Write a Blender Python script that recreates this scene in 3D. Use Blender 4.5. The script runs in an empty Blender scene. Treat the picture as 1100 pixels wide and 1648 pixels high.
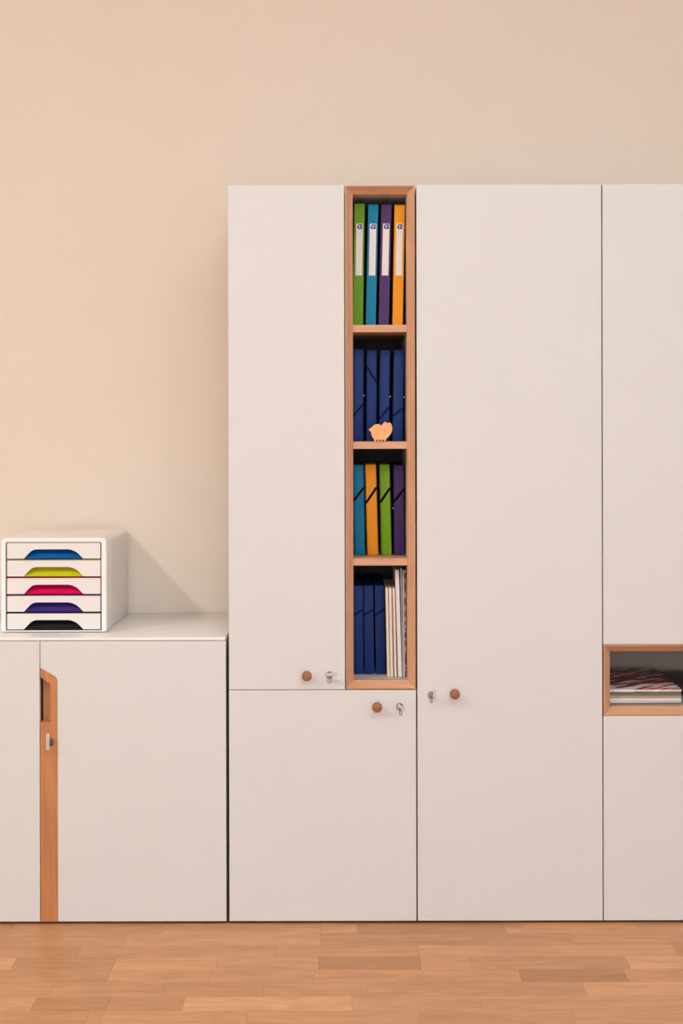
import bpy, bmesh, math, random
from mathutils import Vector, Matrix, Euler
random.seed(7)
S = bpy.context.scene
C = S.collection

# ------------------------------------------------------------------ camera
# front plane of the cabinets is y = 0, floor z = 0, 1 photo pixel = 1.7 mm on that plane
SC = 0.0017
D = 3.43
FPX = D / SC
PX, PY = 550.0, 687.0          # vanishing point of the depth lines in the photograph
FLOOR_PY = 1487.0
ROLL = 0.0021
CAMZ = (FLOOR_PY - PY) * SC
cd = bpy.data.cameras.new('camera')
cam = bpy.data.objects.new('camera', cd)
C.objects.link(cam)
cd.sensor_fit = 'VERTICAL'
cd.sensor_height = 36.0
cd.lens = FPX * 36.0 / 1648.0
cd.shift_y = -(824.0 - PY) / 1648.0
cam.location = (0, -D, CAMZ)
cam.rotation_euler = (math.pi / 2, ROLL, 0)
S.camera = cam

# ------------------------------------------------------------------ world, exposure, lights
S.view_settings.view_transform = 'Standard'
S.view_settings.look = 'None'
S.view_settings.gamma = 1.0
S.view_settings.use_curve_mapping = False
S.view_settings.exposure = -0.07
w = bpy.data.worlds.new('sky')
S.world = w
w.use_nodes = True
w.node_tree.nodes['Background'].inputs['Color'].default_value = (0.75, 0.86, 1.0, 1)
w.node_tree.nodes['Background'].inputs['Strength'].default_value = 1.0

WALL_Y = 0.455
ROOM = dict(x0=-5.0, x1=5.0, y0=-6.6, y1=WALL_Y, z1=3.95)


def area(name, loc, rot, sx, sy, power, col):
    ld = bpy.data.lights.new(name, 'AREA')
    ld.shape = 'RECTANGLE'
    ld.size = sx
    ld.size_y = sy
    ld.energy = power
    ld.color = col
    o = bpy.data.objects.new(name, ld)
    o.location = loc
    o.rotation_euler = rot
    C.objects.link(o)
    return o


DAY = (0.76, 0.88, 1.0)
WARM = (1.0, 0.95, 0.86)
UP = (0.88, 0.94, 1.0)
COOL = (0.77, 0.885, 1.0)
# daylight coming in through the two windows of the wall behind the photographer
WZ0, WZ1 = 0.25, 2.55
WINDOWS = [(0.0, 1.9), (3.1, 1.9)]          # centre x, width
WP = (104, 20)
for (wx, ww), pw in zip(WINDOWS, WP):
    area('window_daylight', (wx, ROOM['y0'] + 0.02, (WZ0 + WZ1) / 2), (math.radians(90), 0, 0), ww, WZ1 - WZ0, pw, DAY)
# ceiling lamps: x, y, side length; the large right one is an added fill
LAMPS = [(-3.25, -2.95, 0.30), (1.9, -3.3, 1.2)]
LP = (120, 6)
FILL_UPLIGHTS = [(0.7, -3.4)]       # added uplight, unseen, for soft overhead fill off the ceiling
PP = (122,)

# ------------------------------------------------------------------ helpers


def U(px, py, Y=0.0):
    """photo pixel on the plane y = Y -> world x, z"""
    dx, dy = px - PX, py - PY
    ux = dx - ROLL * dy
    uy = dy + ROLL * dx
    k = (D + Y) / FPX
    return ux * k, CAMZ - uy * k


def tag(o, label=None, cat=None, group=None, kind=None):
    if label:
        o['label'] = label
    if cat:
        o['category'] = cat
    if group:
        o['group'] = group
    if kind:
        o['kind'] = kind
    return o


def thing(name, label, cat, loc=(0, 0, 0), group=None, rot=(0, 0, 0)):
    o = bpy.data.objects.new(name, None)
    o.empty_display_size = 0.1
    o.location = loc
    o.rotation_euler = rot
    C.objects.link(o)
    return tag(o, label, cat, group)


def obj(name, bm, mat, parent=None, smooth=False, label=None, world=True):
    """link a bmesh as one object; world=True: bmesh is in world space, parent has only translation"""
    if parent is not None and world:
        off = Vector((0, 0, 0))
        p = parent
        while p is not None:
            off += p.location
            p = p.parent
        bmesh.ops.translate(bm, verts=bm.verts, vec=-off)
    bmesh.ops.recalc_face_normals(bm, faces=bm.faces)
    me = bpy.data.meshes.new(name)
    bm.to_mesh(me)
    bm.free()
    mats = mat if isinstance(mat, (list, tuple)) else [mat]
    for m in mats:
        me.materials.append(m)
    if smooth:
        for p in me.polygons:
            p.use_smooth = True
        try:
            me.set_sharp_from_angle(angle=math.radians(35))
        except Exception:
            pass
    o = bpy.data.objects.new(name, me)
    C.objects.link(o)
    if parent is not None:
        o.parent = parent
    if label:
        o['label'] = label
    return o


def box(bm, x0, x1, y0, y1, z0, z1, bev=0.0, seg=2, mi=0):
    b = bmesh.new()
    bmesh.ops.create_cube(b, size=1.0)
    for v in b.verts:
        v.co = Vector(((x0 + x1) / 2 + v.co.x * (x1 - x0), (y0 + y1) / 2 + v.co.y * (y1 - y0), (z0 + z1) / 2 + v.co.z * (z1 - z0)))
    if bev > 0:
        bmesh.ops.bevel(b, geom=b.edges[:], offset=bev, segments=seg, profile=0.5, affect='EDGES')
    for f in b.faces:
        f.material_index = mi
    join(bm, b)


def join(bm, b):
    me = bpy.data.meshes.new('tmp')
    b.to_mesh(me)
    b.free()
    bm.from_mesh(me)
    bpy.data.meshes.remove(me)


def BM():
    return bmesh.new()


def boxbm(*a, **k):
    bm = BM()
    box(bm, *a, **k)
    return bm


def prism(bm, pts, y0, y1, bev=0.0, seg=2):
    """polygon of (x, z) points extruded from y0 (front) to y1"""
    b = BM()
    fr = [b.verts.new((x, y0, z)) for x, z in pts]
    bk = [b.verts.new((x, y1, z)) for x, z in pts]
    n = len(pts)
    f1 = b.faces.new(fr)
    b.faces.new(list(reversed(bk)))
    for i in range(n):
        b.faces.new((fr[i], bk[i], bk[(i + 1) % n], fr[(i + 1) % n]))
    if bev > 0:
        bmesh.ops.bevel(b, geom=list(f1.edges), offset=bev, segments=seg, profile=0.5, affect='EDGES')
    bmesh.ops.triangulate(b, faces=[f for f in b.faces if len(f.verts) > 4])
    join(bm, b)


def lathe_y(bm, cx, cz, prof, n=32):
    """profile of (radius, y) turned about the axis through (cx, cz) along y"""
    b = BM()
    rings = []
    for r, y in prof:
        if r < 1e-6:
            rings.append([b.verts.new((cx, y, cz))])
        else:
            rings.append([b.verts.new((cx + r * math.cos(2 * math.pi * i / n), y, cz + r * math.sin(2 * math.pi * i / n))) for i in range(n)])
    for a, c in zip(rings, rings[1:]):
        for i in range(n):
            j = (i + 1) % n
            if len(a) == 1 and len(c) == 1:
                continue
            if len(a) == 1:
                b.faces.new((a[0], c[i], c[j]))
            elif len(c) == 1:
                b.faces.new((a[i], a[j], c[0]))
            else:
                b.faces.new((a[i], a[j], c[j], c[i]))
    join(bm, b)


def tube(bm, pts, r, n=8, flat=1.0):
    b = BM()
    rings = []
    for i, p in enumerate(pts):
        p = Vector(p)
        t = (Vector(pts[min(i + 1, len(pts) - 1)]) - Vector(pts[max(i - 1, 0)])).normalized()
        up = Vector((0, 1, 0)) if abs(t.y) < 0.9 else Vector((1, 0, 0))
        s = t.cross(up).normalized()
        u = s.cross(t).normalized()
        rings.append([b.verts.new(p + s * r * math.cos(2 * math.pi * k / n) + u * r * flat * math.sin(2 * math.pi * k / n)) for k in range(n)])
    for a, c in zip(rings, rings[1:]):
        for k in range(n):
            b.faces.new((a[k], a[(k + 1) % n], c[(k + 1) % n], c[k]))
    b.faces.new(list(reversed(rings[0])))
    b.faces.new(rings[-1])
    join(bm, b)


# ------------------------------------------------------------------ materials


def lin(c):
    return tuple(((v / 255) / 12.92 if v / 255 <= 0.04045 else ((v / 255 + 0.055) / 1.055) ** 2.4) for v in c)


def principled(name, rgb, rough=0.5, metal=0.0, spec=0.5, trans=0.0, linear=False):
    m = bpy.data.materials.new(name)
    m.use_nodes = True
    b = m.node_tree.nodes['Principled BSDF']
    c = rgb if linear else lin(rgb)
    b.inputs['Base Color'].default_value = (*c, 1)
    b.inputs['Roughness'].default_value = rough
    b.inputs['Metallic'].default_value = metal
    b.inputs['Specular IOR Level'].default_value = spec
    b.inputs['Transmission Weight'].default_value = trans
    m.diffuse_color = (*c, 1)
    return m


def mottled(name, rgb, rough, scale=200.0, amt=0.03, bump=0.02, dist=0.001, spec=0.4):
    m = principled(name, rgb, rough, spec=spec)
    nt = m.node_tree
    b = nt.nodes['Principled BSDF']
    tc = nt.nodes.new('ShaderNodeTexCoord')
    nz = nt.nodes.new('ShaderNodeTexNoise')
    nz.inputs['Scale'].default_value = scale
    nz.inputs['Detail'].default_value = 4
    nt.links.new(tc.outputs['Object'], nz.inputs['Vector'])
    mx = nt.nodes.new('ShaderNodeMix')
    mx.data_type = 'RGBA'
    c = lin(rgb)
    mx.inputs[6].default_value = (*[v * (1 - amt) for v in c], 1)
    mx.inputs[7].default_value = (*[min(1, v * (1 + amt)) for v in c], 1)
    nt.links.new(nz.outputs['Fac'], mx.inputs[0])
    nt.links.new(mx.outputs[2], b.inputs['Base Color'])
    if bump > 0:
        bp = nt.nodes.new('ShaderNodeBump')
        bp.inputs['Strength'].default_value = bump
        bp.inputs['Distance'].default_value = dist
        nt.links.new(nz.outputs['Fac'], bp.inputs['Height'])
        nt.links.new(bp.outputs['Normal'], b.inputs['Normal'])
    return m


def wood(name, rgb, axis='Z', rough=0.45, contrast=0.16, fine=1.0, use_objcol=False, figure=0.5):
    """straight grained wood, grain along the given local axis"""
    m = principled(name, rgb, rough, spec=0.4)
    nt = m.node_tree
    L = nt.links
    b = nt.nodes['Principled BSDF']
    tc = nt.nodes.new('ShaderNodeTexCoord')
    oi = nt.nodes.new('ShaderNodeObjectInfo')
    add = nt.nodes.new('ShaderNodeVectorMath')
    add.operation = 'ADD'
    mul = nt.nodes.new('ShaderNodeVectorMath')
    mul.operation = 'SCALE'
    mul.inputs[0].default_value = (13.1, 7.7, 17.3)
    L.new(oi.outputs['Random'], mul.inputs['Scale'])
    L.new(tc.outputs['Object'], add.inputs[0])
    L.new(mul.outputs[0], add.inputs[1])
    mp = nt.nodes.new('ShaderNodeMapping')
    sc = {'X': (3, 90, 90), 'Y': (90, 3, 90), 'Z': (90, 90, 3)}[axis]
    mp.inputs['Scale'].default_value = [v * fine for v in sc]
    L.new(add.outputs[0], mp.inputs['Vector'])
    nz = nt.nodes.new('ShaderNodeTexNoise')
    nz.inputs['Scale'].default_value = 1.0
    nz.inputs['Detail'].default_value = 5
    nz.inputs['Distortion'].default_value = 0.6
    L.new(mp.outputs[0], nz.inputs['Vector'])
    mp2 = nt.nodes.new('ShaderNodeMapping')
    sc2 = {'X': (5, 22, 22), 'Y': (22, 5, 22), 'Z': (22, 22, 5)}[axis]
    mp2.inputs['Scale'].default_value = [v * fine for v in sc2]
    L.new(add.outputs[0], mp2.inputs['Vector'])
    n2 = nt.nodes.new('ShaderNodeTexNoise')
    n2.inputs['Scale'].default_value = 1.0
    n2.inputs['Detail'].default_value = 3
    n2.inputs['Distortion'].default_value = 1.5
    L.new(mp2.outputs[0], n2.inputs['Vector'])
    mixf = nt.nodes.new('ShaderNodeMix')
    mixf.data_type = 'FLOAT'
    mixf.inputs[0].default_value = figure
    L.new(nz.outputs['Fac'], mixf.inputs[2])
    L.new(n2.outputs['Fac'], mixf.inputs[3])
    mr = nt.nodes.new('ShaderNodeMapRange')
    mr.inputs['From Min'].default_value = 0.3
    mr.inputs['From Max'].default_value = 0.7
    L.new(mixf.outputs[0], mr.inputs['Value'])
    mx = nt.nodes.new('ShaderNodeMix')
    mx.data_type = 'RGBA'
    c = lin(rgb)
    k = contrast
    mx.inputs[6].default_value = (c[0] * (1 - k), c[1] * (1 - 1.25 * k), c[2] * (1 - 1.5 * k), 1)
    mx.inputs[7].default_value = (min(1, c[0] * (1 + k)), min(1, c[1] * (1 + k)), min(1, c[2] * (1 + k)), 1)
    L.new(mr.outputs[0], mx.inputs[0])
    out = mx.outputs[2]
    if use_objcol:
        m2 = nt.nodes.new('ShaderNodeMix')
        m2.data_type = 'RGBA'
        m2.blend_type = 'MULTIPLY'
        m2.inputs[0].default_value = 1.0
        L.new(out, m2.inputs[6])
        L.new(oi.outputs['Color'], m2.inputs[7])
        out = m2.outputs[2]
    L.new(out, b.inputs['Base Color'])
    bp = nt.nodes.new('ShaderNodeBump')
    bp.inputs['Strength'].default_value = 0.05
    bp.inputs['Distance'].default_value = 0.0005
    L.new(nz.outputs['Fac'], bp.inputs['Height'])
    L.new(bp.outputs['Normal'], b.inputs['Normal'])
    return m


M = {}
M['wall'] = mottled('wall_paint', (221, 206, 190), 0.85, 14, 0.006, 0.02, 0.001)
M['wall2'] = mottled('white_wall_paint', (228, 226, 222), 0.85, 14, 0.006, 0.02, 0.001)
M['ceiling'] = mottled('ceiling_paint', (240, 239, 236), 0.9, 20, 0.01, 0.02)
M['white'] = mottled('white_laminate', (216, 214, 212), 0.5, 900, 0.008, 0.03, 0.0003, spec=0.3)
M['white_top'] = mottled('polished_white_top', (236, 233, 229), 0.22, 900, 0.006, 0.0)
M['liner'] = principled('grey_white_liner', (196, 190, 184), 0.6)
M['carcass'] = principled('white_carcass_board', (205, 198, 192), 0.6)
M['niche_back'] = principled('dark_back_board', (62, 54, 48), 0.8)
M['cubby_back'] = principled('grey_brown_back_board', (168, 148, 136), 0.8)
M['frame_v'] = wood('oak_frame_vertical', (205, 157, 123), 'Z', contrast=0.14)
M['frame_h'] = wood('oak_frame_horizontal', (199, 150, 115), 'X', contrast=0.14)
M['strip'] = wood('oak_handle_strip', (188, 126, 82), 'Z', contrast=0.22)
M['knob'] = wood('brown_wood_knob', (150, 94, 58), 'X', 0.4, 0.08)
M['plank'] = wood('beech_parquet', (194, 142, 99), 'X', 0.38, 0.17, use_objcol=True, figure=0.6)
M['joint'] = principled('dark_joint', (112, 70, 40), 0.9)
M['chrome'] = principled('chrome', (150, 140, 130), 0.18, 1.0)
M['steel'] = principled('brushed_steel', (110, 102, 96), 0.3, 1.0)
M['clear'] = principled('clear_plastic', (240, 236, 236), 0.1, 0, 0.6, 0.55)
M['black'] = principled('black_plastic', (24, 22, 22), 0.5)
M['dark'] = principled('black_elastic', (9, 8, 10), 0.9, spec=0.1)
M['plastic'] = principled('white_plastic', (230, 226, 224), 0.22)
M['casing'] = principled('bright_white_plastic', (246, 243, 241), 0.25)
M['paper'] = principled('white_paper', (226, 216, 210), 0.8)
M['cream'] = principled('cream_paper', (222, 206, 186), 0.8)
M['logo'] = principled('navy_print', (58, 56, 128), 0.6)
M['logo_light'] = principled('pale_print', (200, 200, 220), 0.6)
M['pig'] = wood('pale_beech', (236, 168, 108), 'Z', 0.5, 0.05)
M['pig_line'] = principled('burnt_line', (190, 110, 70), 0.8)
M['frame_paint'] = principled('window_frame_paint', (235, 232, 226), 0.4)
gl = principled('window_glass', (255, 255, 255), 0.0, 0, 0.5, 1.0)
M['glass'] = gl
em = bpy.data.materials.new('lamp_diffuser')
em.use_nodes = True
em.node_tree.nodes['Principled BSDF'].inputs['Emission Color'].default_value = (1, 0.9, 0.78, 1)
em.node_tree.nodes['Principled BSDF'].inputs['Emission Strength'].default_value = 3.0
M['diffuser'] = em


def card(name, rgb, rough=0.45):
    m = mottled(name, rgb, 0.55, 260, 0.04, 0.03, 0.0004, spec=0.22)
    return m


COL = dict(green=(98, 142, 8), teal=(0, 118, 152), purple=(72, 46, 96), orange=(232, 146, 14), navy=(28, 52, 112), deepnavy=(14, 42, 100),
           teal2=(0, 108, 142), orange2=(226, 142, 22), green2=(108, 148, 8), purple2=(62, 34, 86))
for k, v in COL.items():
    M['c_' + k] = card('card_' + k, v)
TRAY = [('blue', (0, 84, 156)), ('lime', (196, 190, 24)), ('pink', (206, 0, 74)), ('violet', (62, 36, 116)), ('black', (24, 22, 24))]
for k, v in TRAY:
    M['t_' + k] = principled('tray_' + k, v, 0.3)


def print_mat(name, scale, stops, rot=(0, 0, 0), noise=1.2, tex='voronoi'):
    """flat printed cover: blocks of colour"""
    m = principled(name, (255, 255, 255), 0.35)
    nt = m.node_tree
    L = nt.links
    tc = nt.nodes.new('ShaderNodeTexCoord')
    mp = nt.nodes.new('ShaderNodeMapping')
    mp.inputs['Scale'].default_value = scale
    mpr = nt.nodes.new('ShaderNodeMapping')
    mpr.inputs['Rotation'].default_value = rot
    L.new(tc.outputs['Object'], mpr.inputs['Vector'])
    L.new(mpr.outputs[0], mp.inputs['Vector'])
    if tex == 'voronoi':
        t = nt.nodes.new('ShaderNodeTexVoronoi')
        t.inputs['Scale'].default_value = 1
        L.new(mp.outputs[0], t.inputs['Vector'])
        sep = nt.nodes.new('ShaderNodeSeparateColor')
        L.new(t.outputs['Color'], sep.inputs[0])
        f = sep.outputs[0]
    else:
        t = nt.nodes.new('ShaderNodeTexNoise')
        t.inputs['Scale'].default_value = 1
        t.inputs['Detail'].default_value = noise
        L.new(mp.outputs[0], t.inputs['Vector'])
        f = t.outputs['Fac']
    cr = nt.nodes.new('ShaderNodeValToRGB')
    cr.color_ramp.interpolation = 'CONSTANT'
    el = cr.color_ramp.elements
    while len(el) > 1:
        el.remove(el[-1])
    el[0].position = 0
    el[0].color = (*lin(stops[0][1]), 1)
    for p, c in stops[1:]:
        e = el.new(p)
        e.color = (*lin(c), 1)
    L.new(f, cr.inputs[0])
    L.new(cr.outputs[0], nt.nodes['Principled BSDF'].inputs['Base Color'])
    return m


M['cover_red'] = print_mat('red_white_patterned_cover', (14, 72, 1), [(0, (150, 18, 30)), (0.40, (236, 226, 224)), (0.70, (172, 24, 30)), (0.82, (30, 26, 44)), (0.92, (240, 232, 228))], rot=(0, 0, math.radians(-33)))
M['cover_spine'] = print_mat('red_black_printed_spine', (20, 20, 30), [(0, (28, 20, 22)), (0.42, (190, 30, 36)), (0.50, (214, 190, 188)), (0.56, (36, 26, 28)), (0.66, (176, 40, 44))], tex='noise', noise=2)
M['cover_dark'] = principled('dark_green_black_cover', (38, 38, 32), 0.4)
M['cover_navy'] = principled('navy_cover', (34, 36, 74), 0.4)
M['cover_grey'] = principled('grey_cover', (128, 128, 124), 0.5)
M['cover_olive'] = principled('olive_cover', (116, 112, 70), 0.5)
M['cover_tan'] = principled('tan_cover', (176, 150, 132), 0.5)
M['cover_white'] = principled('white_cover', (224, 216, 214), 0.4)

# ------------------------------------------------------------------ the room


def struct(name, bm, m):
    o = obj(name, bm, m)
    o['kind'] = 'structure'
    return o


R = ROOM
T = 0.12
floor = struct('floor', boxbm(R['x0'] - T, R['x1'] + T, R['y0'] - T, R['y1'] + T, -0.12, -0.009), M['joint'])
struct('ceiling', boxbm(R['x0'] - T, R['x1'] + T, R['y0'] - T, R['y1'] + T, R['z1'], R['z1'] + 0.1), M['ceiling'])
struct('wall_back', boxbm(R['x0'] - T, R['x1'] + T, WALL_Y, WALL_Y + T, -0.009, R['z1']), M['wall'])
struct('wall_left', boxbm(R['x0'] - T, R['x0'], R['y0'], R['y1'], -0.009, R['z1']), M['wall2'])
struct('wall_right', boxbm(R['x1'], R['x1'] + T, R['y0'], R['y1'], -0.009, R['z1']), M['wall2'])
bm = BM()
box(bm, R['x0'] - T, R['x1'] + T, R['y0'] - T, R['y0'], -0.009, WZ0)
box(bm, R['x0'] - T, R['x1'] + T, R['y0'] - T, R['y0'], WZ1, R['z1'])
xs = [R['x0'] - T]
for wx, ww in WINDOWS:
    xs += [wx - ww / 2, wx + ww / 2]
xs.append(R['x1'] + T)
for a, b_ in zip(xs[0::2], xs[1::2]):
    box(bm, a, b_, R['y0'] - T, R['y0'], WZ0, WZ1)
struct('wall_front', bm, M['wall2'])
for i, (wx, ww) in enumerate(WINDOWS):
    bm = BM()
    a, b_, f = wx - ww / 2, wx + ww / 2, 0.06
    yy0, yy1 = R['y0'] - 0.09, R['y0'] - 0.04
    box(bm, a, a + f, yy0, yy1, WZ0, WZ1)
    box(bm, b_ - f, b_, yy0, yy1, WZ0, WZ1)
    box(bm, a + f, b_ - f, yy0, yy1, WZ0, WZ0 + f)
    box(bm, a + f, b_ - f, yy0, yy1, WZ1 - f, WZ1)
    box(bm, wx - f / 2, wx + f / 2, yy0, yy1, WZ0 + f, WZ1 - f)
    wo = struct('window_%d' % (i + 1), bm, M['frame_paint'])
    for p0, p1 in ((a + f, wx - f / 2), (wx + f / 2, b_ - f)):
        obj('pane', boxbm(p0, p1, yy0 + 0.02, yy0 + 0.026, WZ0 + f, WZ1 - f), M['glass'], wo)

# parquet strips: row boundaries run parallel to the cabinets, 74 mm apart
ROWW = 0.0737
D0 = 3.437                      # distance (from the camera) of the back edge of row 0
rows = {
    0: ([515, 573.5, 811], [1.0, 1.03, 0.90, 1.06]),
    1: ([200, 515, 919], [0.95, 1.05, 0.93, 1.0]),
    2: ([125, 442, 672, 1087], [0.95, 0.98, 1.0, 1.05, 0.95]),
    3: ([20, 182, 347, 511, 675, 756, 1009], [1.12, 0.92, 1.09, 1.05, 0.86, 1.04, 0.97, 1.14]),
    4: ([172, 336, 504, 836, 1006], [0.94, 1.04, 0.98, 1.02, 0.83, 1.02]),
    5: ([80, 262, 422, 590, 940], [1.05, 0.98, 0.95, 0.99, 0.98, 1.12]),
    6: ([52, 172, 294, 565], [1.03, 0.90, 0.93, 1.13, 0.99]),
    7: ([137, 162, 395, 675], [0.98, 1.0, 1.02, 1.0, 0.98]),
}
XL, XR = -1.9, 1.9
NROW = 20


def plank(bm, x0, x1, y0, y1):
    g = 0.00025
    box(bm, x0 + g, x1 - g, y0 + g, y1 - g, -0.009, 0.0)


def hue(t, j):
    t = t ** 1.35
    return (t, t * (1 + 0.10 * (t - 1)) * (1 + 0.02 * j), t * (1 + 0.3 * (t - 1)) * (1 + 0.05 * j), 1)


for r in range(-1, NROW):
    y1 = -D + (D0 - r * ROWW)
    y0 = y1 - ROWW
    ym = (y0 + y1) / 2
    if r in rows:
        js = [(p - PX) * (D + ym) / FPX for p in rows[r][0]]
        # the joints recede towards the vanishing point, so use the pixel of the row's middle
        tones = list(rows[r][1])
    else:
        js, x = [], XL + random.uniform(0.2, 0.6)
        while x < XR - 0.2:
            js.append(x)
            x += random.uniform(0.28, 0.62)
        tones = [random.uniform(0.88, 1.1) for _ in range(len(js) + 1)]
    # continue the row beyond the picture
    while js[0] > XL + 0.5:
        js.insert(0, js[0] - random.uniform(0.3, 0.5))
        tones.insert(0, random.uniform(0.92, 1.08))
    while js[-1] < XR - 0.5:
        js.append(js[-1] + random.uniform(0.3, 0.5))
        tones.append(random.uniform(0.92, 1.08))
    e = [XL] + js + [XR]
    for a, b_, t in zip(e, e[1:], tones):
        if r == -1:
            pass
        bm = BM()
        plank(bm, a - (a + b_) / 2, b_ - (a + b_) / 2, -ROWW / 2, ROWW / 2)
        o = obj('parquet_strip', bm, M['plank'], None)
        o.location = ((a + b_) / 2, ym, 0)
        o.parent = floor
        o.color = hue(t, random.uniform(-1, 1))
# the rest of the floor, out of the photograph, in one part
bm = BM()
ya = -D + (D0 - NROW * ROWW)
r = 0
y = ya
while y > R['y0']:
    x = R['x0']
    while x < R['x1']:
        x2 = min(R['x1'], x + random.uniform(0.3, 0.6))
        plank(bm, x, x2, max(R['y0'], y - ROWW), y)
        x = x2
    y -= ROWW
yb = -D + (D0 + ROWW)
y = yb
while y > ya + 0.01:
    for xa, xb in ((R['x0'], XL), (XR, R['x1'])):
        x = xa
        while x < xb:
            x2 = min(xb, x + random.uniform(0.3, 0.6))
            plank(bm, x, x2, y - ROWW, y)
            x = x2
    y -= ROWW
box(bm, R['x0'], R['x1'], yb, R['y1'], -0.009, 0.0)
o = obj('parquet_strips', bm, M['plank'], floor)
o['kind'] = 'stuff'

# ------------------------------------------------------------------ ceiling lamp and added fill lamps
for (lx, ly, ls), pw in zip(LAMPS, LP):
    t = thing('ceiling_lamp_or_fill', 'large square white fill lamp added before the tall cabinets' if ls > 1 else 'small square white ceiling lamp before the low sideboard', 'lamp', (lx, ly, R['z1']))
    h_ = ls / 2
    obj('housing', boxbm(lx - h_ - 0.03, lx + h_ + 0.03, ly - h_ - 0.03, ly + h_ + 0.03, R['z1'] - 0.05, R['z1'], 0.008), M['frame_paint'], t)
    obj('diffuser', boxbm(lx - h_, lx + h_, ly - h_, ly + h_, R['z1'] - 0.062, R['z1'] - 0.05, 0.003), M['diffuser'], t)
    a = area('lamp_light', (0, 0, -0.075), (0, 0, 0), ls - 0.02, ls - 0.02, pw, WARM if ls < 1 else COOL)
    a.parent = t
for (lx, ly), pw in zip(FILL_UPLIGHTS, PP):  # added trough, makes the ceiling a broad soft source
    zl = 3.2
    t = thing('fill_uplight', 'slim white trough lamp added as fill, lighting the ceiling', 'lamp', (lx, ly, R['z1']))
    bm = BM()
    box(bm, lx - 0.7, lx + 0.7, ly - 0.15, ly + 0.15, zl, zl + 0.02, 0.004)
    for s_ in (-1, 1):
        box(bm, lx - 0.7, lx + 0.7, ly + s_ * 0.15 - 0.006, ly + s_ * 0.15 + 0.006, zl, zl + 0.05, 0.002)
        box(bm, lx + s_ * 0.7 - 0.006, lx + s_ * 0.7 + 0.006, ly - 0.15, ly + 0.15, zl, zl + 0.05, 0.002)
    obj('fill_trough', bm, M['frame_paint'], t)
    for s_ in (-1, 1):
        bm = BM()
        tube(bm, [(lx + s_ * 0.6, ly, zl + 0.02), (lx + s_ * 0.6, ly, R['z1'])], 0.002, 6)
        obj('cable', bm, M['steel'], t)
    obj('fill_tube', boxbm(lx - 0.62, lx + 0.62, ly - 0.02, ly + 0.02, zl + 0.02, zl + 0.035, 0.004), M['diffuser'], t)
    a = area('lamp_light', (0, 0, zl + 0.055 - R['z1']), (math.pi, 0, 0), 1.3, 0.26, pw, UP)
    a.parent = t

# ------------------------------------------------------------------ cabinets
FT = 0.018           # door thickness
BODY_Y0 = 0.0195
BODY_Y1 = 0.45
FOOT = 0.010


def carcass(parent, x0, x1, z1, top_name=None):
    """hollow board body on four glides"""
    p = 0.018
    bm = BM()
    box(bm, x0, x0 + p, BODY_Y0, BODY_Y1, FOOT, z1)
    box(bm, x1 - p, x1, BODY_Y0, BODY_Y1, FOOT, z1)
    box(bm, x0 + p, x1 - p, BODY_Y0, BODY_Y1, FOOT, FOOT + p)
    box(bm, x0 + p, x1 - p, BODY_Y0, BODY_Y1, z1 - p, z1)
    box(bm, x0 + p, x1 - p, BODY_Y1 - 0.008, BODY_Y1, FOOT + p, z1 - p)
    obj('body', bm, M['carcass'], parent)
    for fx in (x0 + 0.04, x1 - 0.04):
        for fy in (0.06, 0.41):
            bm = BM()
            bmesh.ops.create_cone(bm, segments=20, radius1=0.018, radius2=0.015, depth=FOOT, cap_ends=True)
            bmesh.ops.translate(bm, verts=bm.verts, vec=(fx, fy, FOOT / 2))
            obj('glide_foot', bm, M['black'], parent)


def door(parent, x0, x1, z0, z1, name='door'):
    return obj(name, boxbm(x0, x1, 0.0, FT, z0, z1, 0.0012, 2), M['white'], parent)


def knob(parent, px, py):
    x, z = U(px, py, -0.026)
    bm = BM()
    r = 0.0134
    lathe_y(bm, x, z, [(0.0065, 0.0), (0.0065, -0.008), (0.009, -0.012), (r - 0.001, -0.0135), (r, -0.0155), (r, -0.0245), (r - 0.0006, -0.0262), (r - 0.002, -0.027), (0, -0.027)], 40)
    obj('knob', bm, M['knob'], parent, smooth=True, label='round brown wooden knob')


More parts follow.
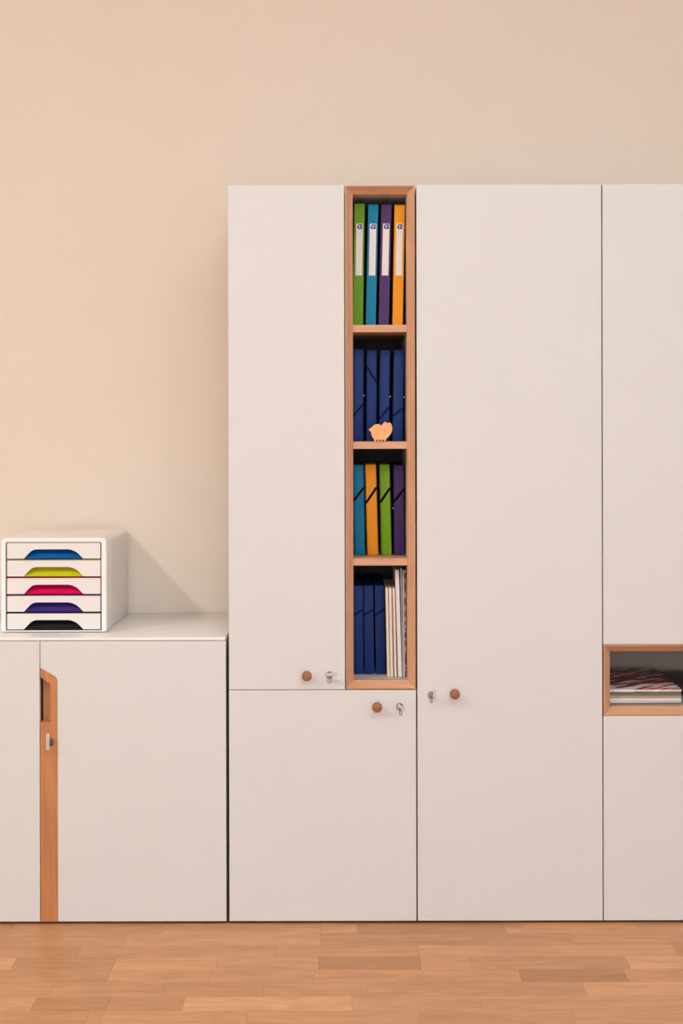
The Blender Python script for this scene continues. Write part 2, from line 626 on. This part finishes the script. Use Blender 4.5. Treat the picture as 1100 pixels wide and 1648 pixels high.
def lock_key(parent, px, py, bow, tilt, hang, rr=0.0098):
    """chrome barrel lock; bow = offset of the clear key grip, hang = offset of the key's lower loop, in pixels"""
    x, z = U(px, py)
    bm = BM()
    lathe_y(bm, x, z, [(rr, 0.0), (rr, -0.003), (rr - 0.0012, -0.0046), (rr - 0.0028, -0.0046), (rr - 0.0030, -0.0036), (rr - 0.0042, -0.0036), (rr - 0.0044, -0.006), (0, -0.006)], 32)
    obj('lock', bm, M['chrome'], parent, smooth=True, label='round chrome cylinder lock')
    # blade: a flat steel tongue standing in the barrel
    bm = BM()
    box(bm, -0.0035, 0.0035, -0.020, -0.005, -0.0011, 0.0011, 0.0003, 1)
    bmesh.ops.rotate(bm, verts=bm.verts, cent=(0, 0, 0), matrix=Matrix.Rotation(tilt, 3, 'Y'))
    bmesh.ops.translate(bm, verts=bm.verts, vec=(x, 0, z))
    obj('key_blade', bm, M['steel'], parent)
    # clear folding grip with rounded corners
    bx, bz, L_, W_ = bow
    bm = BM()
    box(bm, -L_ / 2, L_ / 2, -0.0255, -0.020, -W_ / 2, W_ / 2, 0.0018, 3)
    bmesh.ops.rotate(bm, verts=bm.verts, cent=(0, 0, 0), matrix=Matrix.Rotation(tilt, 3, 'Y'))
    bmesh.ops.translate(bm, verts=bm.verts, vec=(x + bx * SC, 0, z - bz * SC))
    obj('key_grip', bm, M['clear'], parent, smooth=True, label='clear plastic key grip')
    if hang:
        hx, hz, hw, hh = hang
        cx, cz = x + hx * SC, z - hz * SC
        bm = BM()
        pts = []
        for k in range(21):
            a = 2 * math.pi * k / 20
            ca, sa = math.cos(a), math.sin(a)
            pts.append((cx + hw / 2 * math.copysign(abs(ca) ** 0.5, ca), -0.0185, cz + hh / 2 * math.copysign(abs(sa) ** 0.5, sa)))
        tube(bm, pts, 0.0008, 6)
        tube(bm, [(x, -0.0185, z - 0.001), ((x + cx) / 2, -0.0187, (z + cz) / 2 + 0.002), (cx, -0.0185, cz + hh / 2)], 0.0012, 6)
        obj('key_loop', bm, M['steel'], parent, smooth=True)


def frame(parent, rect, w=0.0212, depth=0.02, lip=0.0022, back=0.034):
    """four mitred rails, bevelled inwards"""
    x0, x1, z0, z1 = rect
    prof = [(0.0, 0.0006), (lip, 0.0), (w, depth), (w, back), (0.0, back)]

    def corner(ci, i):
        return {0: (x0 + i, z0 + i), 1: (x1 - i, z0 + i), 2: (x1 - i, z1 - i), 3: (x0 + i, z1 - i)}[ci]
    for s in range(4):
        bm = BM()
        e = s, (s + 1) % 4
        ra, rb = [], []
        for i, y in prof:
            xa, za = corner(e[0], i)
            xb, zb = corner(e[1], i)
            ra.append(bm.verts.new((xa, y, za)))
            rb.append(bm.verts.new((xb, y, zb)))
        n = len(prof)
        for k in range(n):
            bm.faces.new((ra[k], rb[k], rb[(k + 1) % n], ra[(k + 1) % n]))
        bm.faces.new(list(reversed(ra)))
        bm.faces.new(rb)
        obj('frame_rail', bm, M['frame_v'] if s % 2 else M['frame_h'], parent)


def niche(parent, rect, name, y1, back_mat, w=0.0212):
    x0, x1, z0, z1 = rect
    ix0, ix1, iz0, iz1 = x0 + w, x1 - w, z0 + w, z1 - w
    t = 0.012
    yb = 0.0345
    ix0 -= 0.0026
    bm = BM()
    box(bm, ix0 - t, ix0, yb, y1, iz0 - t, iz1 + t)
    box(bm, ix1, ix1 + t, yb, y1, iz0 - t, iz1 + t)
    box(bm, ix0, ix1, yb, y1, iz0 - t, iz0)
    box(bm, ix0, ix1, yb, y1, iz1, iz1 + t)
    n = obj(name, bm, M['liner'], parent, label='open compartment with pale inside')
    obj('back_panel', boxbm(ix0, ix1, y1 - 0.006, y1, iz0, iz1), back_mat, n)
    frame(n, rect)
    return n, (ix0 + 0.0026, ix1, iz0, iz1)


def xat(px):          # x on the front plane, without the camera's roll (px measured at horizon height)
    return (px - PX) * SC


def zat(py):
    return (FLOOR_PY - py) * SC


Z_TOP = zat(297.4)
Z_BOT = zat(1482.4)

# --- low sideboard at the left
lx1 = U(364.2, 1250)[0]
lmid = U(64.6, 1250)[0]
lx0 = lmid - (lx1 - lmid)
LOW_TOP = zat(1025.4)
LOW_DOOR = zat(1030.6)
t = thing('sideboard', 'low white two-door sideboard with a wooden handle strip, left of the tall cabinets', 'cabinet', ((lx0 + lx1) / 2, 0.22, 0))
carcass(t, lx0 + 0.001, lx1 - 0.001, LOW_DOOR - 0.012)
obj('top_panel', boxbm(lx0, lx1, 0.0, 0.4535, LOW_DOOR - 0.0005, LOW_TOP, 0.0035, 3), M['white_top'], t, smooth=True)
obj('top_rail', boxbm(lx0 + 0.001, lx1 - 0.001, BODY_Y0, 0.45, LOW_DOOR - 0.0115, LOW_DOOR - 0.001), M['carcass'], t)
door(t, lx0, lmid - 0.0008, Z_BOT, LOW_DOOR - 0.0012)


def PL(px, py):
    return U(px, py)


e0 = lmid + 0.0008
s_r = U(92.9, 1250)[0]
za, zb, zc = U(65, 1075)[1], U(90.6, 1089.2)[1], U(93, 1094)[1]
xb_ = U(90.4, 1089)[0]
zd = LOW_DOOR - 0.0012


def arc_corner(p0, p1, p2, n=5):
    out = []
    for k in range(n + 1):
        u = k / n
        out.append(((1 - u) ** 2 * p0[0] + 2 * u * (1 - u) * p1[0] + u * u * p2[0], (1 - u) ** 2 * p0[1] + 2 * u * (1 - u) * p1[1] + u * u * p2[1]))
    return out


corner = arc_corner((xb_ - 0.004, zb + 0.0022), (s_r - 0.0004, zb - 0.0005), (s_r, zc - 0.004))
bm = BM()
panel = [(e0, zd), (lx1, zd), (lx1, Z_BOT), (s_r, Z_BOT)] + list(reversed(corner)) + [(e0, za)]
prism(bm, panel, 0.0, FT, 0.001)
dr = obj('door', bm, M['white'], t)
bm = BM()
g = 0.0003
rz0, rz1, rz2 = U(65, 1162)[1], U(65, 1090)[1], U(82, 1099.8)[1]
rx = U(82, 1130)[0]
stp = [(e0, za - g)] + [(x - g, z - g) for x, z in corner] + [(s_r - g, Z_BOT), (e0, Z_BOT), (e0, rz0), (rx - 0.002, rz0)] + [(rx, rz0 + 0.002), (rx, rz2 - 0.003), (rx - 0.003, rz2 + 0.0005), (e0, rz1)]
prism(bm, stp, -0.0004, FT, 0.0006)
hs = obj('handle_strip', bm, M['strip'], dr, label='wooden strip with a grip cut-out')
obj('grip_recess', boxbm(e0 + 0.0020, rx + 0.004, FT + 0.005, FT + 0.013, rz0 - 0.006, rz1 + 0.004), M['strip'], dr, label='sunken wooden panel behind the grip cut-out')
lock_key(dr, 81.5, 1194, (-1.4, -3.7, 0.046, 0.0105), math.radians(90), None, 0.0105)

# --- tall cabinet with the upright compartment
ax0, ax1 = xat(367.8), xat(669.2)
t = thing('tall_cabinet', 'tall white cabinet with an upright oak-framed compartment of folders and two knobbed doors', 'cabinet', ((ax0 + ax1) / 2, 0.22, 0))
carcass(t, ax0 + 0.001, ax1 - 0.001, Z_TOP - 0.0005)
nx0, nx1 = xat(556.4), xat(668.6)
nz0, nz1 = zat(1109.2), zat(298.6)
zsplit = zat(1110.2)
d1 = door(t, ax0, xat(555.0), zsplit + 0.0008, Z_TOP)
d2 = door(t, ax0, ax1, Z_BOT, zsplit - 0.0008)
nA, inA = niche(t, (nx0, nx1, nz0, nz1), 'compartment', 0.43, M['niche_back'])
SHELF = []
for py in (522.7, 710.6, 898.4):
    ztop = CAMZ - (py - PY + ROLL * 60) * (D + 0.02) / FPX
    obj('shelf', boxbm(inA[0], inA[1], 0.0205, 0.42, ztop - 0.0205, ztop, 0.0008, 1), M['frame_h'], nA, label='oak shelf board')
    SHELF.append(ztop)
NFLOOR = inA[2]
knob(d1, 494, 1089)
lock_key(d1, 530.5, 1086, (2.5, -3.2, 0.034, 0.0085), math.radians(0), (0.3, 7.3, 0.0095, 0.012))
knob(d2, 607.4, 1139.3)
lock_key(d2, 643.5, 1137, (2.0, -1.7, 0.022, 0.0085), math.radians(38), (1.4, 7.7, 0.0065, 0.012))

# --- tall cabinet with one long door
bx0, bx1 = xat(671.2), xat(969.2)
t = thing('tall_cabinet', 'tall white cabinet with one long unbroken door and a knob beside its key', 'cabinet', ((bx0 + bx1) / 2, 0.22, 0))
carcass(t, bx0 + 0.001, bx1 - 0.001, Z_TOP - 0.0005)
d3 = door(t, bx0, bx1, Z_BOT, Z_TOP)
lock_key(d3, 694.5, 1118.5, (4.0, -4.0, 0.022, 0.0065), math.radians(90), (-0.6, 6.5, 0.0055, 0.012))
knob(d3, 733, 1118)

# --- tall cabinet with the low wide compartment
cx0 = xat(970.9)
cx1 = cx0 + (bx1 - bx0)
t = thing('tall_cabinet', 'tall white cabinet with a low wide oak-framed compartment of magazines between two doors', 'cabinet', ((cx0 + cx1) / 2, 0.22, 0))
carcass(t, cx0 + 0.001, cx1 - 0.001, Z_TOP - 0.0005)
qz0, qz1 = zat(1152.6), zat(1038.8)
door(t, cx0, cx1, qz1 + 0.0012, Z_TOP)
door(t, cx0, cx1, Z_BOT, qz0 - 0.0012)
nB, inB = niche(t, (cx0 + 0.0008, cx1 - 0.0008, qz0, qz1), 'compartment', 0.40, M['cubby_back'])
CFLOOR = inB[2]

# ------------------------------------------------------------------ drawer unit
DY0 = 0.082
DY1 = 0.446
fx0, fz0 = U(1.5, 1023, DY0)
fx1, fz1 = U(171.5, 866, DY0)
ztop_cab = LOW_TOP
FXC = (fx0 + fx1) / 2
fz0 = ztop_cab
fz1 = CAMZ - (866 - PY - 0.0021 * 460) * (D + DY0) / FPX
t = thing('drawer_unit', 'white plastic desktop drawer unit with five coloured drawers', 'drawer unit', (FXC, (DY0 + DY1) / 2, ztop_cab))
ox0, oz1 = U(8.8, 872.6, DY0)
ox1, oz0 = U(163.6, 1014.6, DY0)


def rrect(x0, x1, z0, z1, rt, rb, n=6):
    pts = []
    for cx, cz, a0, r in ((x1 - rt, z1 - rt, 0, rt), (x0 + rt, z1 - rt, 90, rt), (x0 + rb, z0 + rb, 180, rb), (x1 - rb, z0 + rb, 270, rb)):
        for k in range(n + 1):
            a = math.radians(a0 + 90 * k / n)
            pts.append((cx + r * math.cos(a), cz + r * math.sin(a)))
    return pts


def loft(bm, loops, cap_last=True):
    vs = [[bm.verts.new((x, y, z)) for x, z in pts] for pts, y in loops]
    n = len(vs[0])
    for a, b_ in zip(vs, vs[1:]):
        for k in range(n):
            bm.faces.new((a[k], a[(k + 1) % n], b_[(k + 1) % n], b_[k]))
    if cap_last:
        bm.faces.new(vs[-1])
    return vs


bm = BM()
A = rrect(fx0, fx1, fz0 + 0.002, fz1, 0.012, 0.004)
A1 = rrect(fx0 + 0.002, fx1 - 0.002, fz0 + 0.004, fz1 - 0.002, 0.011, 0.003)
O = rrect(ox0, ox1, oz0, oz1, 0.005, 0.002)
Oi = rrect(ox0 + 0.001, ox1 - 0.001, oz0 + 0.001, oz1 - 0.001, 0.005, 0.002)
B1 = rrect(fx0 + 0.001, fx1 - 0.001, fz0, fz1 - 0.001, 0.016, 0.004)
B2 = rrect(fx0 + 0.001, fx1 - 0.001, fz0, fz1 - 0.002, 0.020, 0.004)
B3 = rrect(fx0 + 0.008, fx1 - 0.008, fz0 + 0.006, fz1 - 0.010, 0.016, 0.004)
# inner pocket, opening, rim, outer shell and rounded back
loft(bm, [(O, 0.40), (O, DY0 + 0.004), (O, DY0 + 0.0012), (Oi if False else O, DY0 + 0.001), (A1, DY0), (A, DY0 + 0.003), (B1, DY0 + 0.03), (B2, DY1 - 0.012), (B3, DY1)], True)
v0 = bm.verts[:len(O)]
bm.faces.new([bm.verts[i] for i in range(0)] or list(v0)) if False else None
obj('casing', bm, M['casing'], t, smooth=True)
dh = (oz1 - oz0) / 5
for i, (cn, _) in enumerate(TRAY):
    z1 = oz1 - i * dh - 0.0002
    z0 = z1 - dh + 0.0004
    x0, x1 = ox0 + 0.0004, ox1 - 0.0004
    yf = DY0 + 0.003
    mat = M['t_' + cn]
    cut0, cut1 = U(38, 900, DY0)[0], U(133.8, 900, DY0)[0]
    ctop0, ctop1 = U(52, 900, DY0)[0], U(116, 900, DY0)[0]
    ch = 0.0262
    # tray: bottom, sides, back, and a scooped front that shows in the cut-out
    bm = BM()
    th = 0.002
    box(bm, x0, x1, yf + 0.006, 0.395, z0, z0 + th)
    box(bm, x0, x0 + th, yf + 0.006, 0.395, z0, z1)
    box(bm, x1 - th, x1, yf + 0.006, 0.395, z0, z1)
    box(bm, x0, x1, 0.393, 0.395, z0, z1 - 0.006)
    # coloured edge around the white front
    fr = rrect(x0, x1, z0, z1, 0.004 if i == 0 else 0.0012, 0.0012)
    bmf = 0.0050
    fi = rrect(x0 + bmf, x1 - bmf, z0 + bmf * 0.9, z1 - bmf * 0.9, 0.003, 0.002)
    loft(bm, [(fr, yf + 0.012), (fr, yf + 0.006), (fi, yf + 0.006), (fi, yf + 0.012)], False)
    # scoop
    n = 8
    prev = None
    for k in range(n + 1):
        u = k / n
        zz = z0 + bmf * 0.5 + (ch + 0.008) * u
        yy = yf + 0.0005 + 0.028 * (u ** 0.8)
        cur = (bm.verts.new((cut0 - 0.006, yy, zz)), bm.verts.new((cut1 + 0.006, yy, zz)))
        if prev:
            bm.faces.new((prev[0], prev[1], cur[1], cur[0]))
        prev = cur
    dw = obj('drawer', bm, mat, t, label='%s plastic tray' % cn)
    # white front with the trapezoid cut-out
    a0, a1, b0, b1 = x0 + 0.0032, x1 - 0.0032, z0 + 0.0026, z1 - 0.0022
    zc_ = b0 + ch
    rad = 0.003
    L1 = arc_corner((cut0 + 0.0145, b0 + 0.0155), (ctop0 - 0.0005, zc_), (ctop0 + 0.014, zc_), 6)
    R1 = arc_corner((ctop1 - 0.014, zc_), (ctop1 + 0.0005, zc_), (cut1 - 0.0145, b0 + 0.0155), 6)
    pts = [(a0 + rad * 0.3, b0), (cut0, b0)] + L1 + R1 + [(cut1, b0), (a1 - rad * 0.3, b0), (a1, b0 + rad * 0.3)]
    pts += arc_corner((a1, b1 - rad), (a1, b1), (a1 - rad, b1), 4) + arc_corner((a0 + rad, b1), (a0, b1), (a0, b1 - rad), 4) + [(a0, b0 + rad * 0.3)]
    bm = BM()
    prism(bm, pts, yf - 0.0012, yf + 0.0055, 0.0005)
    obj('drawer_front', bm, M['plastic'], dw, label='white drawer front with a scooped finger cut-out')

# ------------------------------------------------------------------ ring binders on the top shelf


def lean_place(pxb, pxt, pyb, pyt, Y, zsh, wd):
    """base centre x, lean angle, height from pixel spine centres"""
    xb, _ = U(pxb, pyb, Y)
    xt, zt = U(pxt, pyt, Y)
    h = zt - zsh
    ang = math.atan2(xt - xb, h)
    lift = wd / 2 * abs(math.sin(ang))
    return xb, ang, (h - lift) / math.cos(ang) * 0.999, lift + 0.0002


def binder(color, cname, bl, br, tl, tr, pyt, label):
    Y = 0.062
    pyb = 522
    wd = (br - bl) * (D + Y) / FPX
    xb, ang, h, lift = lean_place((bl + br) / 2, (tl + tr) / 2, pyb, pyt, Y, SHELF[0], wd)
    t = thing('ring_binder', label, 'binder', (xb, Y, SHELF[0] + lift), 'ring binders on the top shelf', (0, ang, 0))
    dep = 0.27
    bm = BM()
    box(bm, -wd / 2, wd / 2, 0, 0.0025, 0, h, 0.0008, 2)
    sp = obj('spine', bm, color, t, world=False)
    for s in (-1, 1):
        bm = BM()
        xa = s * wd / 2
        box(bm, min(xa, xa - s * 0.0022), max(xa, xa - s * 0.0022), 0.0027, dep, 0, h, 0.0006, 1)
        obj('cover', bm, color, t, world=False)
    obj('papers', boxbm(-wd / 2 + 0.006, wd / 2 - 0.006, 0.03, dep - 0.02, 0.006, h - 0.03), M['paper'], t, world=False)
    k = (D + Y) / FPX
    lw = 10.6 * k
    lz1 = h - (359.8 - pyt) * k
    lz0 = h - (443.4 - pyt) * k
    off = 0.0006
    lb = obj('label', boxbm(off - lw / 2, off + lw / 2, -0.0006, -0.0001, lz0, lz1), M['paper'], t, world=False, label='white paper spine label')
    # small printed mark: a dark square with a pale head and horns
    s_ = 0.0066
    cz = lz1 - 0.0085
    cx = off + 0.0006
    bm = BM()
    prism(bm, [(cx - s_ * 0.7, cz + s_), (cx + s_, cz + s_), (cx + s_, cz - s_), (cx - s_ * 0.55, cz - s_), (cx - s_ * 1.15, cz - s_ * 0.5), (cx - s_ * 0.7, cz - s_ * 0.1)], -0.0009, -0.0007)
    lg = obj('mark', bm, M['logo'], t, world=False, label='small dark blue printed emblem')
    bm = BM()
    prism(bm, [(cx - s_ * 0.45, cz + s_ * 0.62), (cx - s_ * 0.1, cz + s_ * 0.75), (cx + s_ * 0.1, cz + s_ * 0.2), (cx + s_ * 0.6, cz + s_ * 0.3), (cx + s_ * 0.5, cz - s_ * 0.1), (cx + s_ * 0.2, cz - s_ * 0.1), (cx + s_ * 0.05, cz - s_ * 0.65), (cx - s_ * 0.35, cz - s_ * 0.5), (cx - s_ * 0.25, cz + s_ * 0.1)], -0.0011, -0.0010)
    obj('mark_highlight', bm, M['logo_light'], lg, world=False)


binder(M['c_green'], 'green', 568.2, 584.8, 570.8, 587.6, 327.5, 'green ring binder with a white spine label on the top shelf')
binder(M['c_teal'], 'teal', 588.8, 605.2, 593.2, 609.2, 328.6, 'teal blue ring binder with a white spine label on the top shelf')
binder(M['c_purple'], 'purple', 609.6, 626.3, 614.0, 631.0, 328.8, 'purple ring binder with a white spine label on the top shelf')
binder(M['c_orange'], 'orange', 632.0, 648.8, 635.5, 652.3, 329.4, 'orange ring binder with a white spine label on the top shelf')

# ------------------------------------------------------------------ elastic band box folders


def folder(color, strapmat, bl, br, tl, tr, pyb, pyt, zsh, label, group, strap=None, rivet=None, Y=0.098, flare=0.0012, sides=(-1, 1)):
    wd = (br - bl) * (D + Y) / FPX
    xb, ang, h, lift = lean_place((bl + br) / 2, (tl + tr) / 2, pyb, pyt, Y, zsh, wd)
    t = thing('box_folder', label, 'folder', (xb, Y, zsh + lift), group, (0, ang, 0))
    dep = 0.30
    k = (D + Y) / FPX
    bm = BM()
    # body: rounded spine, very slightly bowed
    box(bm, -wd / 2, wd / 2, 0, dep, 0.0, h, 0.0016, 2)
    obj('folder_case', bm, color, t, smooth=True, world=False)
    # cover flap standing slightly off each side
    for s in sides:
        bm = BM()
        v = []
        n = 8
        for q in range(n + 1):
            u = q / n
            bow = flare * math.sin(math.pi * u)
            z = 0.001 + (h - 0.004) * u
            v.append([bm.verts.new((s * (wd / 2 + 0.0004 + bow * 0.3), 0.004, z)), bm.verts.new((s * (wd / 2 + 0.0004 + bow), dep * 0.6, z)),
                      bm.verts.new((s * (wd / 2 + 0.0014 + bow), dep * 0.6, z)), bm.verts.new((s * (wd / 2 + 0.0012 + bow * 0.3), 0.004, z))])
        for a, b_ in zip(v, v[1:]):
            for q in range(4):
                bm.faces.new((a[q], a[(q + 1) % 4], b_[(q + 1) % 4], b_[q]))
        bm.faces.new(v[0])
        bm.faces.new(list(reversed(v[-1])))
        obj('cover_flap', bm, color, t, world=False)
    if strap:
        zl, zr = [h - (p - pyt) * k for p in strap]
        e = 0.0012
        el, er = (0.0008 if -1 not in sides else e), (-0.0002 if 1 not in sides else e)
        pts = [(-wd / 2 - el, 0.10, zl - (zr - zl) * 1.2), (-wd / 2 - el, 0.012, zl - (zr - zl) * 0.25), (-wd / 2 + 0.0005, -0.0008, zl), (0, -0.0012, (zl + zr) / 2), (wd / 2 - 0.0005, -0.0008, zr), (wd / 2 + er, 0.012, zr + (zr - zl) * 0.2), (wd / 2 + er, 0.10, zr + (zr - zl) * 1.2)]
        bm = BM()
        tube(bm, pts, 0.0033 if strapmat is M['dark'] else 0.0024, 8, 0.4)
        obj('elastic_band', bm, strapmat, t, smooth=True, world=False, label='elastic closing band')
    if rivet:
        sd, pz = rivet
        z = h - (pz - pyt) * k
        bm = BM()
        lathe_y(bm, sd * (wd / 2 + 0.0026), z, [(0.0, 0.002), (0.0020, 0.0025), (0.0024, 0.004), (0.0, 0.0055)], 12)
        obj('rivet', bm, M['chrome'], t, smooth=True, world=False)
    return t


M['band_navy'] = principled('navy_elastic', (12, 22, 58), 0.9, spec=0.1)
GN = 'navy box folders on the second shelf'
NV = M['c_navy']
BN = M['band_navy']
folder(NV, BN, 569.0, 584.4, 569.8, 585.2, 707, 561.5, SHELF[1], 'navy box folder against the left side board, second shelf', GN, (669, 651), (1, 636.5))
folder(NV, BN, 590.5, 605.6, 591.2, 606.2, 707, 563.4, SHELF[1], 'navy box folder with band sloping down to the right, behind the wooden pig', GN, (591, 614))
folder(NV, BN, 610.8, 626.0, 613.0, 627.4, 707, 563.4, SHELF[1], 'navy box folder with rising band, directly behind the wooden pig\'s head', GN, (673, 655), (1, 638))
folder(NV, BN, 632.6, 648.0, 635.4, 650.0, 707.4, 563.0, SHELF[1], 'navy box folder against the right side board, second shelf', GN, (669, 657), (1, 639))
GC = 'coloured box folders on the third shelf'
DK = M['dark']
folder(M['c_teal2'], DK, 571.8, 587.4, 569.6, 584.8, 892.4, 748.0, SHELF[2], 'teal box folder with a black elastic band, third shelf', GC, (804.5, 785.5))
folder(M['c_orange2'], DK, 592.4, 608.8, 588.2, 605.4, 892.4, 747.4, SHELF[2], 'orange box folder with a black elastic band, third shelf', GC, (808, 785.5))
folder(M['c_green2'], DK, 615.0, 630.3, 611.4, 627.4, 892.4, 747.4, SHELF[2], 'lime green box folder with a black elastic band, third shelf', GC, (807, 786))
folder(M['c_purple2'], DK, 635.4, 651.6, 634.4, 650.6, 892.4, 748.6, SHELF[2], 'dark purple box folder with a black elastic band, third shelf', GC, (807, 786.5), (-1, 818), sides=(-1,))
GB = 'deep blue box folders in the bottom row'
DN = M['c_deepnavy']
folder(DN, BN, 569.9, 585.2, 569.6, 585.0, 1085.4, 942.3, NFLOOR, 'deep blue box folder against the left side board, bottom row', GB, (990, 981), sides=())
folder(DN, BN, 587.0, 602.6, 585.8, 601.2, 1085.4, 942.3, NFLOOR, 'deep blue box folder between two alike folders, bottom row', GB, (990, 980), sides=())
folder(DN, BN, 605.4, 621.0, 603.0, 618.8, 1085.4, 942.3, NFLOOR, 'deep blue box folder beside the cream booklets, bottom row', GB, (990, 980), sides=())

# ------------------------------------------------------------------ booklets and magazines standing in the bottom row


def upright(name, cat, page, cover, bl, br, tl, tr, pyt, label, group, Y=0.055, dep=0.21, ct=0.0006, covers=True):
    pyb = 1090
    wd = (br - bl) * (D + Y) / FPX
    xb, ang, h, lift = lean_place((bl + br) / 2, (tl + tr) / 2, pyb, pyt, Y, NFLOOR, wd)
    t = thing(name, label, cat, (xb, Y, NFLOOR + lift), group, (0, ang, 0))
    obj('pages', boxbm(-wd / 2 + ct, wd / 2 - ct, 0.0008, dep - 0.001, 0.0008, h - 0.001), page, t, world=False)
    bm = BM()
    box(bm, -wd / 2, -wd / 2 + ct * 0.95, 0, dep, 0, h)
    box(bm, wd / 2 - ct * 0.95, wd / 2, 0, dep, 0, h)
    obj('cover', bm, cover, t, world=False)
    return t


GM = 'booklets and magazines in the bottom row'
upright('booklet', 'booklet', M['cream'], M['cover_tan'], 623.6, 628.0, 620.6, 625.0, 945.8, 'thin cream booklet next to the deep blue folders', GM)
upright('booklet', 'booklet', M['cream'], M['cover_tan'], 628.6, 633.6, 625.6, 630.9, 946.0, 'thin cream booklet between two alike cream booklets', GM)
upright('booklet', 'booklet', M['cream'], M['cover_tan'], 635.0, 639.3, 632.0, 635.8, 946.2, 'thin cream booklet next to the tall white magazine', GM)
upright('magazine', 'magazine', M['paper'], M['cover_white'], 641.0, 647.2, 635.8, 642.8, 917.0, 'tall thick white magazine leaning over the cream booklets', GM, 0.058)
upright('magazine', 'magazine', M['cover_grey'], M['cover_white'], 647.6, 649.8, 644.2, 647.4, 914.5, 'thin grey magazine beside the thick white one', GM, 0.062)
upright('magazine', 'magazine', M['paper'], M['cover_white'], 650.2, 651.8, 648.4, 650.6, 917.5, 'thin white magazine beside the red and black one', GM, 0.058, ct=0.0003)
upright('magazine', 'magazine', M['cover_spine'], M['cover_spine'], 652.4, 654.0, 651.4, 653.6, 917.0, 'magazine with red, black and white print against the right side board', GM, 0.060, ct=0.0003)

# ------------------------------------------------------------------ wooden pig
PY_ = 0.034
ref = U(614, 710, PY_)
zp = SHELF[1]


def pg(pts):
    out = []
    for a, b_ in pts:
        x, z = U(585 + a / 18.33, 670 + b_ / 18.33, PY_)
        z0 = U(614, 670 + 745 / 18.33, PY_)[1]
        out.append((x, z - z0 + zp + 0.0003))
    return out


outline = [(165, 400), (172, 375), (195, 360), (218, 362), (240, 346), (268, 308), (300, 278), (335, 252), (370, 238), (430, 230), (470, 240), (500, 256), (530, 272), (545, 285), (556, 255), (575, 225), (600, 205), (618, 195), (632, 168), (645, 163), (662, 170), (678, 198), (700, 216), (735, 216), (752, 204), (768, 184), (785, 184), (805, 200), (820, 225), (838, 265), (852, 305), (858, 345), (856, 390), (848, 435), (835, 480), (815, 520), (792, 555), (765, 590), (735, 620), (705, 648), (675, 670), (658, 682), (660, 745), (622, 745), (614, 684), (570, 684), (566, 745), (526, 745), (520, 684), (474, 684), (470, 745), (428, 745), (420, 684), (382, 684), (380, 745), (330, 745), (320, 690), (296, 660), (272, 625), (252, 580), (238, 530), (228, 480), (218, 444), (200, 445), (178, 430)]
t = thing('wooden_pig', 'small flat wooden pig figure standing before the navy folders', 'figurine', (ref[0], PY_, zp))
bm = BM()
prism(bm, pg(outline), PY_ - 0.008, PY_ + 0.008, 0.0008)
obj('pig_body', bm, M['pig'], t)
bm = BM()
ex, ez = pg([(690, 312)])[0]
lathe_y(bm, ex, ez, [(0.0012, PY_ - 0.0079), (0.0012, PY_ - 0.0083), (0, PY_ - 0.0083)], 12)
obj('eye', bm, M['pig_line'], t)
bm = BM()
tube(bm, [(x, PY_ - 0.0081, z) for x, z in pg([(600, 410), (630, 425), (665, 420)])], 0.0004, 6)
tube(bm, [(x, PY_ - 0.0081, z) for x, z in pg([(610, 450), (640, 458), (665, 448)])], 0.0004, 6)
obj('snout_line', bm, M['pig_line'], t)

# ------------------------------------------------------------------ magazines lying in the low compartment


def lying(x0, x1, y0, y1, z0, th, cover, page, label, group, rotz=0.0, sag=0.0):
    cx, cy = (x0 + x1) / 2, (y0 + y1) / 2
    t = thing('magazine', label, 'magazine', (cx, cy, z0), group, (0, 0, rotz))
    w2, d2 = (x1 - x0) / 2, (y1 - y0) / 2
    ct = min(0.0006, th * 0.2)
    obj('pages', boxbm(-w2 + 0.001, w2 - 0.001, -d2 + 0.001, d2 - 0.001, ct, th - ct), page, t, world=False)
    obj('front_cover', boxbm(-w2, w2, -d2, d2, th - ct * 0.95, th), cover, t, world=False)
    obj('back_cover', boxbm(-w2, w2, -d2, d2, 0, ct * 0.95), cover, t, world=False)


mx0 = inB[0] + 0.003
mx1 = U(1098.5, 1110, 0.04)[0]
z = CFLOOR + 0.0004
GL = 'magazines lying in the low compartment'
pile = [
    (0.0036, 'cover_navy', 'cover_grey', 'thin navy and grey magazine at the bottom of the pile', 0.040, 0.0),
    (0.0068, 'cover_white', 'paper', 'white magazine resting on the navy one in the pile', 0.042, 0.006),
    (0.0062, 'cover_white', 'paper', 'white magazine beneath the tan one in the pile', 0.038, -0.005),
    (0.0062, 'cover_tan', 'cover_tan', 'tan magazine in the middle of the pile', 0.044, 0.004),
    (0.0050, 'cover_olive', 'cover_olive', 'thin olive green magazine in the middle of the pile', 0.042, -0.004),
    (0.0055, 'cover_grey', 'cover_grey', 'grey magazine beneath the red patterned one', 0.044, 0.0),
    (0.0064, 'cover_red', 'paper', 'magazine with a red and white patterned cover on top of the pile', 0.040, 0.0),
]
for th, cv, pg_, lb, y0, rz in pile:
    lying(mx0 + abs(rz) * 0.15, mx1 - abs(rz) * 0.15, y0, y0 + 0.29, z, th, M[cv], M[pg_], lb, GL, rz)
    z += th + 0.0003
z = CFLOOR + 0.0004
for th, cv, pg_, lb, y0 in [(0.009, 'cover_navy', 'paper', 'navy magazine at the bottom of the dark pile', 0.05), (0.012, 'cover_white', 'paper', 'thick white magazine in the middle of the dark pile', 0.052), (0.010, 'cover_dark', 'cover_dark', 'dark green and black magazine on top of the dark pile', 0.055)]:
    lying(mx1 + 0.006, mx1 + 0.216, y0, y0 + 0.29, z, th, M[cv], M[pg_], lb, GL)
    z += th + 0.0003
